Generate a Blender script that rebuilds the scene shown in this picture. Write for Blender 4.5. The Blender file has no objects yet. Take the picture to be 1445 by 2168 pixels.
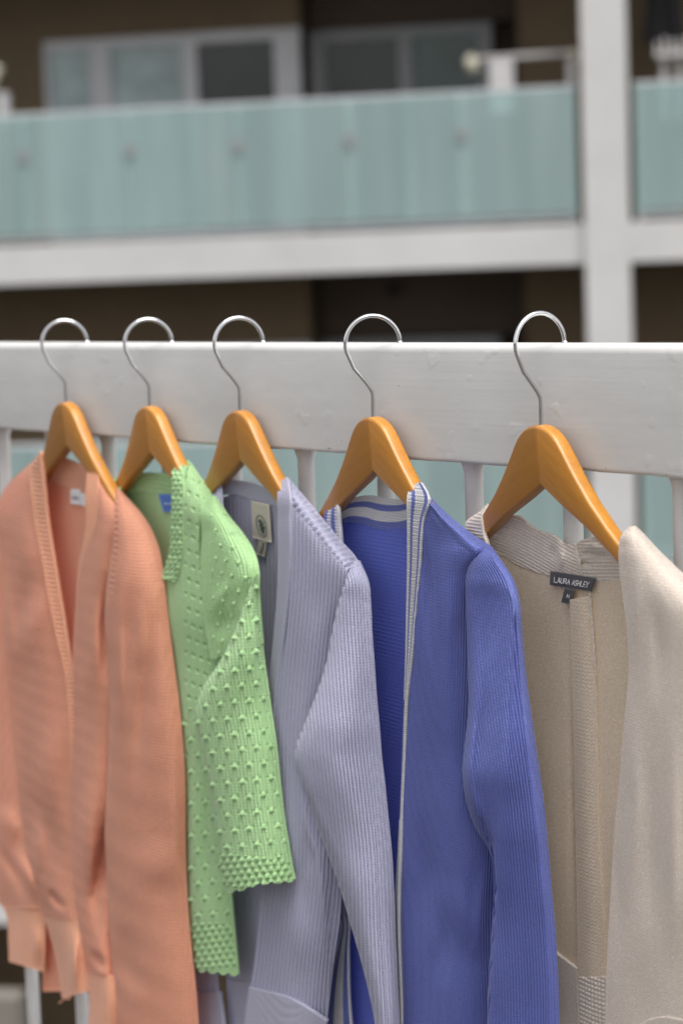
import bpy, math, random
import numpy as np
from mathutils import Matrix, Vector
random.seed(7); rng = np.random.default_rng(7)
C = bpy.context.scene.collection
SC = bpy.context.scene

# ------------------------------------------------------------------ camera, sky, sun, exposure
W, H = 1445., 2168.
F_PX = 4400.; PIT = .1092; ROL = -.0359; YAW = .932; FAC = .1766
def basis(p, r, yaw):
    F0 = np.array([-np.sin(yaw), np.cos(yaw), 0]); R0 = np.array([np.cos(yaw), np.sin(yaw), 0]); U0 = np.array([0, 0, 1.])
    F = F0*np.cos(p)-U0*np.sin(p); U = U0*np.cos(p)+F0*np.sin(p)
    return R0*np.cos(r)+U*np.sin(r), U*np.cos(r)-R0*np.sin(r), F
CR, CU, CF = basis(PIT, ROL, YAW)
RAIL_TOP = 1.10
def ray(x, y):
    x = np.asarray(x, float); y = np.asarray(y, float)
    return CF+((x-W/2)/F_PX)[..., None]*CR-((y-H/2)/F_PX)[..., None]*CU
CAM = np.array([0, 0, RAIL_TOP])-ray(722, 727)*2.09
def hit(x, y, n, d):
    """measuring aid: where the line of sight through photo point x, y meets the plane n.P = d"""
    v = ray(x, y); n = np.asarray(n, float)
    return CAM+v*((d-CAM@n)/(v@n))[..., None]
cd = bpy.data.cameras.new('camera'); cam = bpy.data.objects.new('camera', cd); C.objects.link(cam)
cam.matrix_world = Matrix([[CR[i], CU[i], -CF[i], CAM[i]] for i in range(3)]+[[0, 0, 0, 1]])
cd.sensor_fit = 'HORIZONTAL'; cd.sensor_width = 14.9; cd.lens = F_PX/W*14.9
cd.clip_start = .05; cd.clip_end = 400
cd.dof.use_dof = True; cd.dof.focus_distance = 1.93; cd.dof.aperture_fstop = 2.6; cd.dof.aperture_blades = 7
SC.camera = cam

SUN_EL, SUN_AZ = math.radians(66), math.radians(30)      # azimuth: where the light comes from, turned from the camera's back
world = bpy.data.worlds.new('World'); SC.world = world; world.use_nodes = True
nt = world.node_tree; nt.nodes.clear()
sky = nt.nodes.new('ShaderNodeTexSky'); sky.sky_type = 'NISHITA'; sky.sun_disc = False
back = np.array([-CF[0], -CF[1]]); back /= np.linalg.norm(back)
ca, sa = math.cos(SUN_AZ), math.sin(SUN_AZ)
sdir = Vector(((back[0]*ca-back[1]*sa)*math.cos(SUN_EL), (back[0]*sa+back[1]*ca)*math.cos(SUN_EL), math.sin(SUN_EL)))
sky.sun_elevation = SUN_EL; sky.sun_rotation = math.atan2(sdir.x, sdir.y)
sky.dust_density = 4.0; sky.air_density = 1.0; sky.ozone_density = 1.0
hs = nt.nodes.new('ShaderNodeHueSaturation'); hs.inputs['Saturation'].default_value = .08   # a thin white overcast
bg = nt.nodes.new('ShaderNodeBackground'); bg.inputs['Strength'].default_value = .135
wo = nt.nodes.new('ShaderNodeOutputWorld')
nt.links.new(sky.outputs[0], hs.inputs['Color']); nt.links.new(hs.outputs[0], bg.inputs['Color']); nt.links.new(bg.outputs[0], wo.inputs[0])
sl = bpy.data.lights.new('sun', 'SUN'); sl.energy = 1.9; sl.angle = math.radians(48); sl.color = (1, .96, .91)
sun = bpy.data.objects.new('sun', sl); C.objects.link(sun)
sun.rotation_euler = (-sdir).to_track_quat('-Z', 'Y').to_euler(); sun.location = (2, -3, 8)
SC.view_settings.view_transform = 'Standard'; SC.view_settings.look = 'None'
SC.view_settings.gamma = 1; SC.view_settings.use_curve_mapping = False; SC.view_settings.exposure = 0.78
SC.render.engine = 'CYCLES'
SC.cycles.use_denoising = True; SC.cycles.max_bounces = 10; SC.cycles.diffuse_bounces = 6
SC.cycles.sample_clamp_indirect = 4

# ------------------------------------------------------------------ helpers
def lin(r, g, b):
    f = lambda c: (c/255/12.92) if c/255 <= .04045 else ((c/255+.055)/1.055)**2.4
    return (f(r), f(g), f(b), 1)
def link_obj(name, me, parent=None, loc=None):
    o = bpy.data.objects.new(name, me); C.objects.link(o)
    if parent is not None: o.parent = parent
    if loc is not None: o.location = loc
    return o
def empty(name, loc, rz=0):
    o = bpy.data.objects.new(name, None); C.objects.link(o); o.location = loc; o.rotation_euler = (0, 0, rz); o.empty_display_size = .05
    return o
def tag(o, label=None, cat=None, group=None, kind=None):
    if label: o['label'] = label
    if cat: o['category'] = cat
    if group: o['group'] = group
    if kind: o['kind'] = kind
    return o
class MB:
    def __init__(self): self.v = []; self.f = []
    def add(self, v, f):
        b = len(self.v); self.v += [tuple(map(float, p)) for p in v]; self.f += [tuple(i+b for i in q) for q in f]; return self
    def box(self, x0, x1, y0, y1, z0, z1):
        v = [(x, y, z) for x in (x0, x1) for y in (y0, y1) for z in (z0, z1)]
        return self.add(v, [(0, 1, 3, 2), (4, 6, 7, 5), (0, 4, 5, 1), (2, 3, 7, 6), (0, 2, 6, 4), (1, 5, 7, 3)])
    def tube(self, pts, r, n=10, cap=True):
        pts = np.asarray(pts, float); m = len(pts); r = np.broadcast_to(np.asarray(r, float), (m,))
        T = np.gradient(pts, axis=0); T /= np.linalg.norm(T, axis=1)[:, None]
        a = np.array([0, 0, 1.]) if abs(T[0][2]) < .9 else np.array([1., 0, 0])
        N = np.cross(T[0], a); N /= np.linalg.norm(N); V = []
        for i in range(m):
            N = N-T[i]*(N@T[i]); N /= np.linalg.norm(N); B = np.cross(T[i], N)
            for k in range(n):
                t = 2*math.pi*k/n; V.append(pts[i]+r[i]*(math.cos(t)*N+math.sin(t)*B))
        Fq = [(i*n+k, i*n+(k+1) % n, (i+1)*n+(k+1) % n, (i+1)*n+k) for i in range(m-1) for k in range(n)]
        if cap: Fq += [tuple(range(n))[::-1], tuple((m-1)*n+k for k in range(n))]
        return self.add(V, Fq)
    def ball(self, c, r, n=12):
        pts = [(c[0], c[1], c[2]-r*math.cos(math.pi*(i+.02)/(n+.04))) for i in range(n+1)]
        return self.tube(pts, [max(r*math.sin(math.pi*(i+.02)/(n+.04)), r*.05) for i in range(n+1)], n)
    def extrude(self, prof, x0, x1):
        """profile in (y, z), swept along x"""
        n = len(prof); V = [(x0, y, z) for y, z in prof]+[(x1, y, z) for y, z in prof]
        return self.add(V, [(k, (k+1) % n, n+(k+1) % n, n+k) for k in range(n)]+[tuple(range(n))[::-1], tuple(range(n, 2*n))])
    def xf(self, fn): self.v = [tuple(map(float, fn(np.array(p)))) for p in self.v]; return self
    def mesh(self, name, mat, smooth=False):
        me = bpy.data.meshes.new(name); me.from_pydata(self.v, [], self.f); me.materials.append(mat)
        import bmesh
        bm = bmesh.new(); bm.from_mesh(me); bmesh.ops.recalc_face_normals(bm, faces=bm.faces); bm.to_mesh(me); bm.free()
        if smooth: me.polygons.foreach_set('use_smooth', [True]*len(me.polygons))
        me.update(); return me
    def build(self, name, mat, parent=None, smooth=False, bevel=0, loc=None):
        o = link_obj(name, self.mesh(name, mat, smooth), parent, loc)
        if bevel:
            m = o.modifiers.new('bevel', 'BEVEL'); m.width = bevel; m.segments = 3; m.limit_method = 'ANGLE'; m.angle_limit = math.radians(40)
        return o

# ------------------------------------------------------------------ materials
class NT:
    """small helper for node trees"""
    def __init__(self, name):
        self.m = bpy.data.materials.new(name); self.m.use_nodes = True; self.t = self.m.node_tree
        self.p = self.t.nodes['Principled BSDF']
    def n(self, typ, **kw):
        d = self.t.nodes.new('ShaderNode'+typ)
        for k, v in kw.items():
            if hasattr(d, k): setattr(d, k, v)
            else: d.inputs[k].default_value = v
        return d
    def l(self, a, b): self.t.links.new(a, b)
    def math(self, op, a, b=None, c=None):
        d = self.n('Math', operation=op)
        for i, q in enumerate((a, b, c)):
            if q is None: continue
            if isinstance(q, (int, float)): d.inputs[i].default_value = q
            else: self.l(q, d.inputs[i])
        return d.outputs[0]
    def mix(self, fac, a, b, blend='MIX'):
        d = self.n('Mix', data_type='RGBA', blend_type=blend)
        for s, q in ((d.inputs[0], fac), (d.inputs[6], a), (d.inputs[7], b)):
            if isinstance(q, (int, float, tuple)): s.default_value = q
            else: self.l(q, s)
        return d.outputs[2]
    def noise(self, vec, scale, detail=3, rough=.5):
        d = self.n('TexNoise'); d.inputs['Scale'].default_value = scale; d.inputs['Detail'].default_value = detail; d.inputs['Roughness'].default_value = rough
        if vec is not None: self.l(vec, d.inputs['Vector'])
        return d.outputs['Fac']
    def ramp(self, fac, stops):
        d = self.n('ValToRGB'); e = d.color_ramp.elements
        while len(e) < len(stops): e.new(.5)
        for k, (p, c) in enumerate(stops): e[k].position = p; e[k].color = c if len(c) == 4 else (*c, 1)
        self.l(fac, d.inputs[0]); return d.outputs[0]
    def bump(self, h, strength, dist):
        d = self.n('Bump'); d.inputs['Strength'].default_value = strength; d.inputs['Distance'].default_value = dist
        self.l(h, d.inputs['Height']); self.l(d.outputs[0], self.p.inputs['Normal']); return d
    def coord(self, which='Object'): return self.n('TexCoord').outputs[which]
    def mapping(self, vec, scale): d = self.n('Mapping'); self.l(vec, d.inputs['Vector']); d.inputs['Scale'].default_value = scale; return d.outputs[0]
    def set(self, **kw):
        for k, v in kw.items(): self.p.inputs[k].default_value = v
        return self

def plain(name, col, rough=.6, var=.12, scale=6, metal=0, bump=.0):
    k = NT(name); v = k.coord(); f = k.noise(v, scale, 5, .6)
    d = tuple(c*(1-var) for c in col[:3])+(1,); l_ = tuple(min(1, c*(1+var)) for c in col[:3])+(1,)
    k.l(k.ramp(f, [(.3, d), (.7, l_)]), k.p.inputs['Base Color']); k.set(Roughness=rough, Metallic=metal)
    if bump: k.bump(k.noise(v, scale*20, 4), .4, bump)
    return k.m
def rail_paint():
    k = NT('white_rail_paint'); v = k.coord('Object')
    brush = k.noise(k.mapping(v, (3, 60, 260)), 1, 4, .6)             # long brush marks along the board
    blob = k.noise(v, 60, 2, .5); drip = k.ramp(k.noise(v, 45, 1), [(.66, (0, 0, 0)), (.74, (1, 1, 1))])
    h = k.math('ADD', k.math('MULTIPLY', brush, .5), k.math('ADD', k.math('MULTIPLY', blob, .5), k.math('MULTIPLY', drip, .8)))
    k.bump(h, .27, .0010)
    dirt = k.noise(k.mapping(v, (6, 30, 30)), 1, 6, .7)
    col = k.ramp(dirt, [(.25, (.52, .515, .51)), (.7, (.61, .605, .60))])
    z = k.n('SeparateXYZ'); k.l(v, z.inputs[0])
    spk = k.n('TexVoronoi'); spk.inputs['Scale'].default_value = 70; k.l(v, spk.inputs['Vector'])
    wht = k.n('TexWhiteNoise'); k.l(spk.outputs['Position'], wht.inputs['Vector'])
    dot = k.math('MULTIPLY', k.math('LESS_THAN', spk.outputs['Distance'], .06), k.math('GREATER_THAN', wht.outputs['Value'], .88))
    col = k.mix(k.math('MULTIPLY', dot, .8), col, (.06, .045, .035, 1))
    low = k.math('MULTIPLY', k.math('LESS_THAN', z.outputs[2], -.1065), k.math('GREATER_THAN', k.noise(k.mapping(v, (42, 30, 30)), 1, 5, .75), .665))
    col = k.mix(k.math('MULTIPLY', low, .75), col, (.10, .075, .055, 1))   # bare rusty wood along the bottom edge
    k.l(col, k.p.inputs['Base Color']); k.set(Roughness=.38); return k.m
def wood(name, seed, tone):
    k = NT(name); v = k.n('Mapping'); k.l(k.coord('Object'), v.inputs['Vector'])
    v.inputs['Rotation'].default_value = (0, seed, 0); v.inputs['Location'].default_value = (seed*3, 1, 2)
    g = k.noise(k.mapping(v.outputs[0], (14, 60, 130)), 1, 6, .62); g2 = k.noise(k.mapping(v.outputs[0], (60, 200, 700)), 1, 4, .6)
    a = tuple(c*tone for c in (.47, .185, .018)); b = tuple(c*tone for c in (.585, .255, .030))
    col = k.ramp(g, [(.2, a), (.8, b)])
    col = k.mix(k.math('MULTIPLY', k.ramp(g2, [(.45, (0, 0, 0)), (.62, (1, 1, 1))]), .26), col, (.33, .11, .015, 1))
    oi = k.n('ObjectInfo'); tone_ = k.math('ADD', k.math('MULTIPLY', oi.outputs['Random'], .22), .86)     # no two pieces of wood alike
    cc = k.n('CombineColor'); [k.l(tone_, cc.inputs[i]) for i in range(3)]
    col = k.mix(1.0, col, cc.outputs[0], 'MULTIPLY')
    k.l(col, k.p.inputs['Base Color']); k.set(Roughness=.38); k.p.inputs['Coat Weight'].default_value = .35; k.p.inputs['Coat Roughness'].default_value = .22
    k.bump(g2, .12, .0004); return k.m
def glass_teal():
    k = NT('frosted_glass'); v = k.coord()
    f = k.noise(k.mapping(v, (3.5, 1, .35)), 1, 4); col = k.ramp(f, [(.3, (.32, .41, .415)), (.7, (.44, .53, .53))])
    k.l(col, k.p.inputs['Base Color']); k.set(Roughness=.32)
    k.p.inputs['Specular IOR Level'].default_value = .5
    tr = k.n('BsdfTransparent'); tr.inputs[0].default_value = (.72, .9, .88, 1)
    mx = k.n('MixShader'); mx.inputs[0].default_value = .5
    out = [n for n in k.t.nodes if n.type == 'OUTPUT_MATERIAL'][0]
    k.l(k.p.outputs[0], mx.inputs[1]); k.l(tr.outputs[0], mx.inputs[2]); k.l(mx.outputs[0], out.inputs[0]); return k.m
M = {}
M['rail'] = rail_paint()
M['post'] = plain('white_post_paint', (.66, .655, .655), .35, .05, 30, bump=.0004)
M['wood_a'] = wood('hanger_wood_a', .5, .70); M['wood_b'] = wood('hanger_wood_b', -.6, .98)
M['chrome'] = NT('chrome_wire').set(**{'Base Color': (.72, .72, .74, 1), 'Metallic': 1., 'Roughness': .13}).m
M['concrete'] = plain('painted_concrete', (.49, .485, .485), .75, .07, 1.5)
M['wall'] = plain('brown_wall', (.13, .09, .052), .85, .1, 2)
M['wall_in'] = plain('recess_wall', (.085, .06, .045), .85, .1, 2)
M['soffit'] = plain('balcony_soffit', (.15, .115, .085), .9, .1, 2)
M['alu'] = plain('window_aluminium', (.50, .49, .51), .4, .05, 3)
M['alu_dark'] = plain('grey_aluminium', (.25, .25, .26), .4, .05, 3)
M['glass'] = glass_teal()
M['pane_dark'] = plain('dark_pane', (.030, .032, .033), .12, .2, 2)
M['pane_green'] = plain('green_pane', (.06, .09, .085), .15, .2, 2)
M['curtain'] = plain('curtain_pane', (.33, .40, .40), .3, .25, 5)
M['cream'] = plain('cream_plastic', (.62, .58, .46), .5, .05, 5)
M['black'] = plain('black_fabric', (.028, .027, .03), .9, .2, 5)
M['white'] = plain('white_plastic', (.62, .6, .6), .5, .05, 5)
M['deck'] = plain('deck_boards', (.075, .065, .058), .85, .12, 3)
M['ground'] = plain('ground_paving', (.07, .066, .06), .9, .15, .8)

# ------------------------------------------------------------------ setting
gd = MB().add([(-150, -150, -6.8), (150, -150, -6.8), (150, 150, -6.8), (-150, 150, -6.8)], [(0, 1, 2, 3)]).build('ground', M['ground']); gd['kind'] = 'structure'
dk = MB().box(-1.6, 3.2, -3.0, .16, -.22, 0).build('terrace_floor', M['deck'], bevel=.006); dk['kind'] = 'structure'

# railing that carries the hangers
RB = -.112
fence = tag(empty('fence', (0, .017, 0)), 'white painted terrace railing with a broad top board and round balusters', 'railing')
def rprof(y0, y1, z0, z1, r, n=6):
    P = []
    for (cy, cz, a0, rr) in ((y0, z0, 180, .004), (y1, z0, 270, .004), (y1, z1, 0, r), (y0, z1, 90, r)):
        sy = 1 if cy == y0 else -1; sz = 1 if cz == z0 else -1
        for k in range(n+1):
            a = math.radians(a0+90*k/n); P.append((cy+sy*rr+rr*math.cos(a), cz+sz*rr+rr*math.sin(a)))
    return P
tr = MB()
xs = np.linspace(-1.55, 3.1, 156); pr = np.array(rprof(-.017, .019, RB, 0, .0085)); n_ = len(pr); V = []
for i, x in enumerate(xs):
    wob = .0007*math.sin(x*9)+.0005*math.sin(x*23+1)+.0004*math.sin(x*61)
    V += [(x, y+(wob if y < 0 else 0), z+(.0009*math.sin(x*17+2)+.0006*math.sin(x*47) if z < -.09 else 0)) for y, z in pr]
tr.add(V, [(i*n_+k, i*n_+(k+1) % n_, (i+1)*n_+(k+1) % n_, (i+1)*n_+k) for i in range(155) for k in range(n_)]+[tuple(range(n_))[::-1], tuple(155*n_+k for k in range(n_))])
tro = tr.build('top_rail', M['rail'], fence, smooth=True, loc=(0, 0, RAIL_TOP))
MB().box(-1.55, 3.1, -.02, .02, .03, .07).build('bottom_rail', M['post'], fence, bevel=.005)
bal = None; BX0, BP = .4385, .1372
bm_ = MB().tube([(0, 0, .06), (0, 0, .3), (0, 0, RAIL_TOP+RB-.012), (0, 0, RAIL_TOP+RB-.004), (0, 0, RAIL_TOP+RB+.002)], [.0090, .0090, .0090, .0115, .0125], 20).mesh('baluster', M['post'], True)
for k in range(-14, 19):
    o = link_obj('baluster', bm_, fence, (BX0+BP*k, .013, 0)); o.rotation_euler = (0, 0, random.uniform(0, 6))
for px_ in (-1.45, 2.95): MB().box(px_-.03, px_+.03, -.03+.05, .03+.05, 0, RAIL_TOP-.03).build('post', M['post'], fence, bevel=.004)

# ------------------------------------------------------------------ building across the way
fd = np.array([math.cos(YAW-FAC), math.sin(YAW-FAC), 0]); fn_ = np.array([-fd[1], fd[0], 0])
OB = CAM+ray(722, 500)*17; OB[2] = 0
bld = tag(empty('apartment_building', tuple(OB[:2])+(-6.8,), YAW-FAC), 'pale apartment block with white concrete slabs, teal glass balconies and brown walls', 'building')
ZB = 6.8                                               # local z of this building = world z + 6.8
FP = 2.78                                              # storey height
def bb(name, mat, x0, x1, y0, y1, z0, z1, parent=bld, bevel=0.0):
    return MB().box(x0, x1, y0, y1, z0+ZB, z1+ZB).build(name, mat, parent, bevel=bevel)
bb('column', M['concrete'], 1.985, 2.335, -.06, .34, -6.8, 6.6)
bb('column', M['concrete'], -5.4, -5.05, -.06, .34, -6.8, 6.6)
for k in (1, 0, -1, -2):
    zt = 1.575+FP*k
    bb('balcony_slab', M['concrete'], -9, 9, 0, 1.2, zt-.32, zt)
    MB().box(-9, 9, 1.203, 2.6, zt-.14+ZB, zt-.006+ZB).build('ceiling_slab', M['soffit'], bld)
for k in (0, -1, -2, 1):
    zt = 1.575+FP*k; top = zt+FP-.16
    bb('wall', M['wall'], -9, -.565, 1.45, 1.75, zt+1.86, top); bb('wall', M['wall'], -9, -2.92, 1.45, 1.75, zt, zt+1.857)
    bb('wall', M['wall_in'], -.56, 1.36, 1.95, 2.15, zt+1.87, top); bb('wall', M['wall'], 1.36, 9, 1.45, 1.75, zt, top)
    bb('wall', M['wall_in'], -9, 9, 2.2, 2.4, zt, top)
    # window of the left flat: frame with posts, head, sill and three panes
    wz0, wz1 = zt+.02, zt+1.855
    def window(x0, x1, y, posts, panes, fm):
        m = MB(); m.box(x0, x1, y-.03, y+.05, wz0+ZB, wz0+.06+ZB); m.box(x0, x1, y-.03, y+.05, wz1-.09+ZB, wz1+ZB)
        for (a, b) in posts: m.box(a, b, y-.045, y+.045, wz0+.0602+ZB, wz1-.0902+ZB)
        f = m.build('window', fm, bld)
        for (a, b, mt) in panes: MB().box(a, b, y+.005, y+.02, wz0+.061+ZB, wz1-.091+ZB).build('pane', mt, f)
    window(-2.92, -.565, 1.50, [(-2.92, -2.88), (-2.49, -2.30), (-1.64, -1.50), (-.80, -.57)],
           [(-2.879, -2.491, M['curtain']), (-2.299, -1.641, M['curtain']), (-1.499, -.801, M['pane_dark'])], M['alu'])
    window(-.56, 1.09, 1.92, [(-.56, -.42), (.25, .37), (.97, 1.09)],
           [(-.419, .249, M['pane_dark']), (.371, .969, M['pane_green'])], M['alu_dark'])
    # glass balustrade
    if k == 1: continue
    for (xa, xb) in ((-8.2, 1.93), (2.39, 8.4)):
        bb('handrail', M['alu'], xa, xb, .05, .11, zt+1.068, zt+1.10)
        bb('bottom_rail', M['alu'], xa, xb, .06, .11, zt+.03, zt+.075)
        n = 11 if xa < 0 else 6; w = .922
        for i in range(n):
            x0 = (1.93-w*(i+1)+.006) if xa < 0 else xa+w*i+.006; x1 = x0+w-.012
            if x0 < xa-.05: continue
            bb('glass_panel', M['glass'], x0, x1, .02, .032, zt+.085, zt+1.075)
            xp = x0 if xa < 0 else x1
            bb('railing_post', M['post'], xp-.045, xp+.045, .045, .049, zt+.085, zt+1.066)
            bb('bracket', M['alu_dark'], xp-.035, xp+.035, .005, .019, zt+.70, zt+.80)
        if xa < 0: bb('railing_post', M['post'], .52, .62, .045, .049, zt+.085, zt+1.066)
        bb('railing_post', M['post'], (xb-.07) if xa < 0 else xa+.0, xb-.01 if xa < 0 else xa+.06, .12, .17, zt, zt+1.066)
MB().tube([(0.136, 1.94, 1.084+ZB), (0.136, 1.82, 1.084+ZB)], .06, 16).build('vent_cap', M['black'], bld)
bb('wall', M['wall'], -9, 9, 1.6, 1.8, -6.8, -4.4)
bb('roof', M['concrete'], -9, 9, 0, 6, 6.62, 6.9)
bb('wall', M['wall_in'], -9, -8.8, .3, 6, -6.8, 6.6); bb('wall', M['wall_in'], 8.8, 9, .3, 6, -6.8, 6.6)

def place_b(x, y, z): return tuple(OB+fd*x+fn_*y+np.array([0, 0, z]))
# drying pole on brackets behind the upper balcony glass
t = tag(empty('drying_pole', place_b(1.5, .5, 2.4), YAW-FAC), 'cream drying pole with a round end cap above the upper glass balcony', 'pole')
MB().tube([(-.43, 0, .565), (.40, 0, .575)], .022, 12).build('pole', M['white'], t, True)
MB().tube([(-.49, 0, .52), (-.43, 0, .53), (-.40, 0, .54)], [.06, .085, .05], 14).build('end_cap', M['cream'], t, True)
MB().tube([(.36, 0, .55), (.42, 0, .55)], [.055, .05], 12).build('end_cap', M['cream'], t, True)
MB().box(-.30, -.10, -.03, .03, .1, .545).build('bracket', M['white'], t, bevel=.01)
MB().box(.34, .40, -.03, .03, .1, .52).build('bracket', M['white'], t, bevel=.01)
t = tag(empty('wall_bracket', place_b(-3.05, .5, 2.4), YAW-FAC), 'cream bracket with a grey box at the far end of the upper balcony', 'bracket')
MB().tube([(-.08, 0, .0), (-.07, 0, .55), (-.02, 0, .66), (.02, 0, .74)], [.06, .06, .055, .06], 12).build('arm', M['cream'], t, True)
MB().box(.02, .11, -.05, .05, .22, .50).build('box', M['alu'], t, bevel=.01)
t = tag(empty('hanging_garment', place_b(2.62, .9, 3.0), YAW-FAC), 'dark garment hung to dry above the balcony right of the column', 'garment')
m = MB(); gx = np.linspace(-.17, .17, 18)
V = [(x*(1-.15*(zz > .3)), .03*math.sin(x*40+zz*3)+s*.02, zz) for s in (-1, 1) for zz in (.05, .2, .35, .5) for x in gx]
Fq = [(s*72+r*18+c, s*72+r*18+c+1, s*72+(r+1)*18+c+1, s*72+(r+1)*18+c) for s in (0, 1) for r in range(3) for c in range(17)]
Fq += [(r*18+e, (r+1)*18+e, 72+(r+1)*18+e, 72+r*18+e) for r in range(3) for e in (0, 17)]
m.add(V, Fq).build('body', M['black'], t, True)
MB().tube([(0, 0, .5), (0, 0, .62), (.04, 0, .68), (.08, 0, .62)], .008, 8).build('hook', M['alu'], t, True)
t = tag(empty('peg_rack', place_b(2.75, .6, 2.4), YAW-FAC), 'white plastic peg dryer standing behind the glass right of the column', 'clothes dryer')
MB().box(-.2, .36, -.12, .12, .50, .54).build('frame', M['white'], t, bevel=.01)
for i in range(9):
    MB().box(-.012, .012, -.02, .02, .0, .10).build('peg', M['white'], t, loc=(-.18+i*.062, random.uniform(-.08, .08), .545+random.uniform(-.02, .03)))
for xx in (-.13, .0, .14, .3): MB().box(xx-.025, xx+.025, -.03, .03, 0, .497).build('leg', M['white'], t)
# low garden wall at the foot of the building
bw = tag(MB().box(-6, -3.02, -.3, -.05, 0, 1.93).build('garden_wall', plain('beige_wall', (.17, .155, .135), .9, .1, 2), None, loc=place_b(0, 0, -6.8)), 'low beige garden wall at the foot of the apartment block', 'wall')
bw.rotation_euler = (0, 0, YAW-FAC)

# ------------------------------------------------------------------ hangers
TH = [math.radians(a) for a in (4, 5, 5, 5, 5)]
APEX = [(140, 851), (317, 860), (508, 870), (790, 890), (1145, 900)]
HY = -.014; LEAN = math.radians(4.5)
ORG = [hit(a[0], a[1], (0, 1, 0), HY) for a in APEX]
for P in ORG: P[2] = RAIL_TOP-.0708
TOPC = np.array([(0, 0), (.5, .02), (1.0, .10), (1.6, .30), (2.2, .66), (2.8, 1.2), (3.4, 1.95), (4.1, 2.95), (5.3, 4.55), (6.9, 6.45), (8.9, 8.4), (10.3, 9.6), (12, 11.1), (14, 12.9), (16, 14.3)])/100
LOWC = np.array([(0, 5.4), (2.3, 6.75), (5.8, 8.6), (9.5, 10.95), (12, 12.9), (14, 14.5), (16, 15.9)])/100
def arm_mesh(sign, mat, name):
    us = np.concatenate([[0, .002, .004], np.linspace(.008, .155, 30)]); m = MB(); V = []; n = 20
    for i, u in enumerate(us):
        zt = -np.interp(u, TOPC[:, 0], TOPC[:, 1]); zb = -np.interp(u, LOWC[:, 0], LOWC[:, 1])
        if u > .14: q = (u-.14)/.015; zb += (zt-zb)*.35*q*q; zt -= .002*q
        hz = (zt-zb)/2; cz = (zt+zb)/2; hw = .0071; r = .0036; off = .02*u
        for k in range(n):
            a = 2*math.pi*(k+.5)/n; c, s = math.cos(a), math.sin(a)
            y = (1 if c > 0 else -1)*(hw-r)+r*c*1.0; z = (1 if s > 0 else -1)*(hz-r)+r*s
            V.append((sign*u, y-off, cz+z))
    m.add(V, [(i*n+k, i*n+(k+1) % n, (i+1)*n+(k+1) % n, (i+1)*n+k) for i in range(len(us)-1) for k in range(n)]+[tuple(range(n))[::-1], tuple((len(us)-1)*n+k for k in range(n))])
    return m.mesh(name, mat, True)
def catmull(P, n):
    P = np.asarray(P, float); Q = np.vstack([2*P[0]-P[1], P, 2*P[-1]-P[-2]]); o = []
    for i in range(len(P)-1):
        for t in np.linspace(0, 1, n, endpoint=False):
            a, b, c, d = Q[i:i+4]; o.append(.5*((2*b)+(c-a)*t+(2*a-5*b+4*c-d)*t*t+(3*b-a-3*c+d)*t**3))
    o.append(P[-1]); return np.array(o)
hook_path = catmull([(0, -.012), (0, .004), (0, .021), (-.0018, .0268), (-.0075, .0350), (-.0180, .0478)], 5).tolist()
rad, cx_, cz_ = .0272, .0012, .0714
for a in np.linspace(math.radians(203), math.radians(-2), 30)[1:]: hook_path.append((cx_+rad*math.cos(a), cz_+rad*math.sin(a)*1.0+.006*0))
hp3 = [(0, p[0], p[1]) for p in hook_path]
hm = MB().tube(hp3, .00195, 12).mesh('hook', M['chrome'], True)
tipm = MB().ball((0, 0, 0), .0031, 12).mesh('tip', M['chrome'], True)
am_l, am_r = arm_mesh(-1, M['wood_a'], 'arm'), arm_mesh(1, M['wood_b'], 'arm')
hanger = empty('clothes_hanger', (0, 0, 0))
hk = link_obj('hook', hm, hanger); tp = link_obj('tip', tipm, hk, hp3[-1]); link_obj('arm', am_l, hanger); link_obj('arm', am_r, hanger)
HL = ['wooden hanger holding the orange cardigan', 'wooden hanger holding the green bobble knit cardigan', 'wooden hanger holding the lilac ribbed cardigan',
      'wooden hanger holding the blue cardigan with striped collar', 'wooden hanger holding the beige glitter cardigan']
hangers = []
for i in range(5):
    if i == 0: h = hanger
    else:
        h = hanger.copy(); C.objects.link(h)
        for ch in hanger.children:
            c2 = ch.copy(); C.objects.link(c2); c2.parent = h
            for g in ch.children: g2 = g.copy(); C.objects.link(g2); g2.parent = c2
    h.location = ORG[i]; h.rotation_euler = (LEAN, 0, -TH[i]); tag(h, HL[i], 'hanger', 'wooden hangers hooked on the white rail')
    hangers.append(h)
for i, h in enumerate(hangers):
    for ch in h.children:
        if ch.name.startswith('hook'): ch.rotation_euler = (-LEAN, 0, TH[i]+math.radians((-25, -22, -17, -27, -5)[i]))

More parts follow.
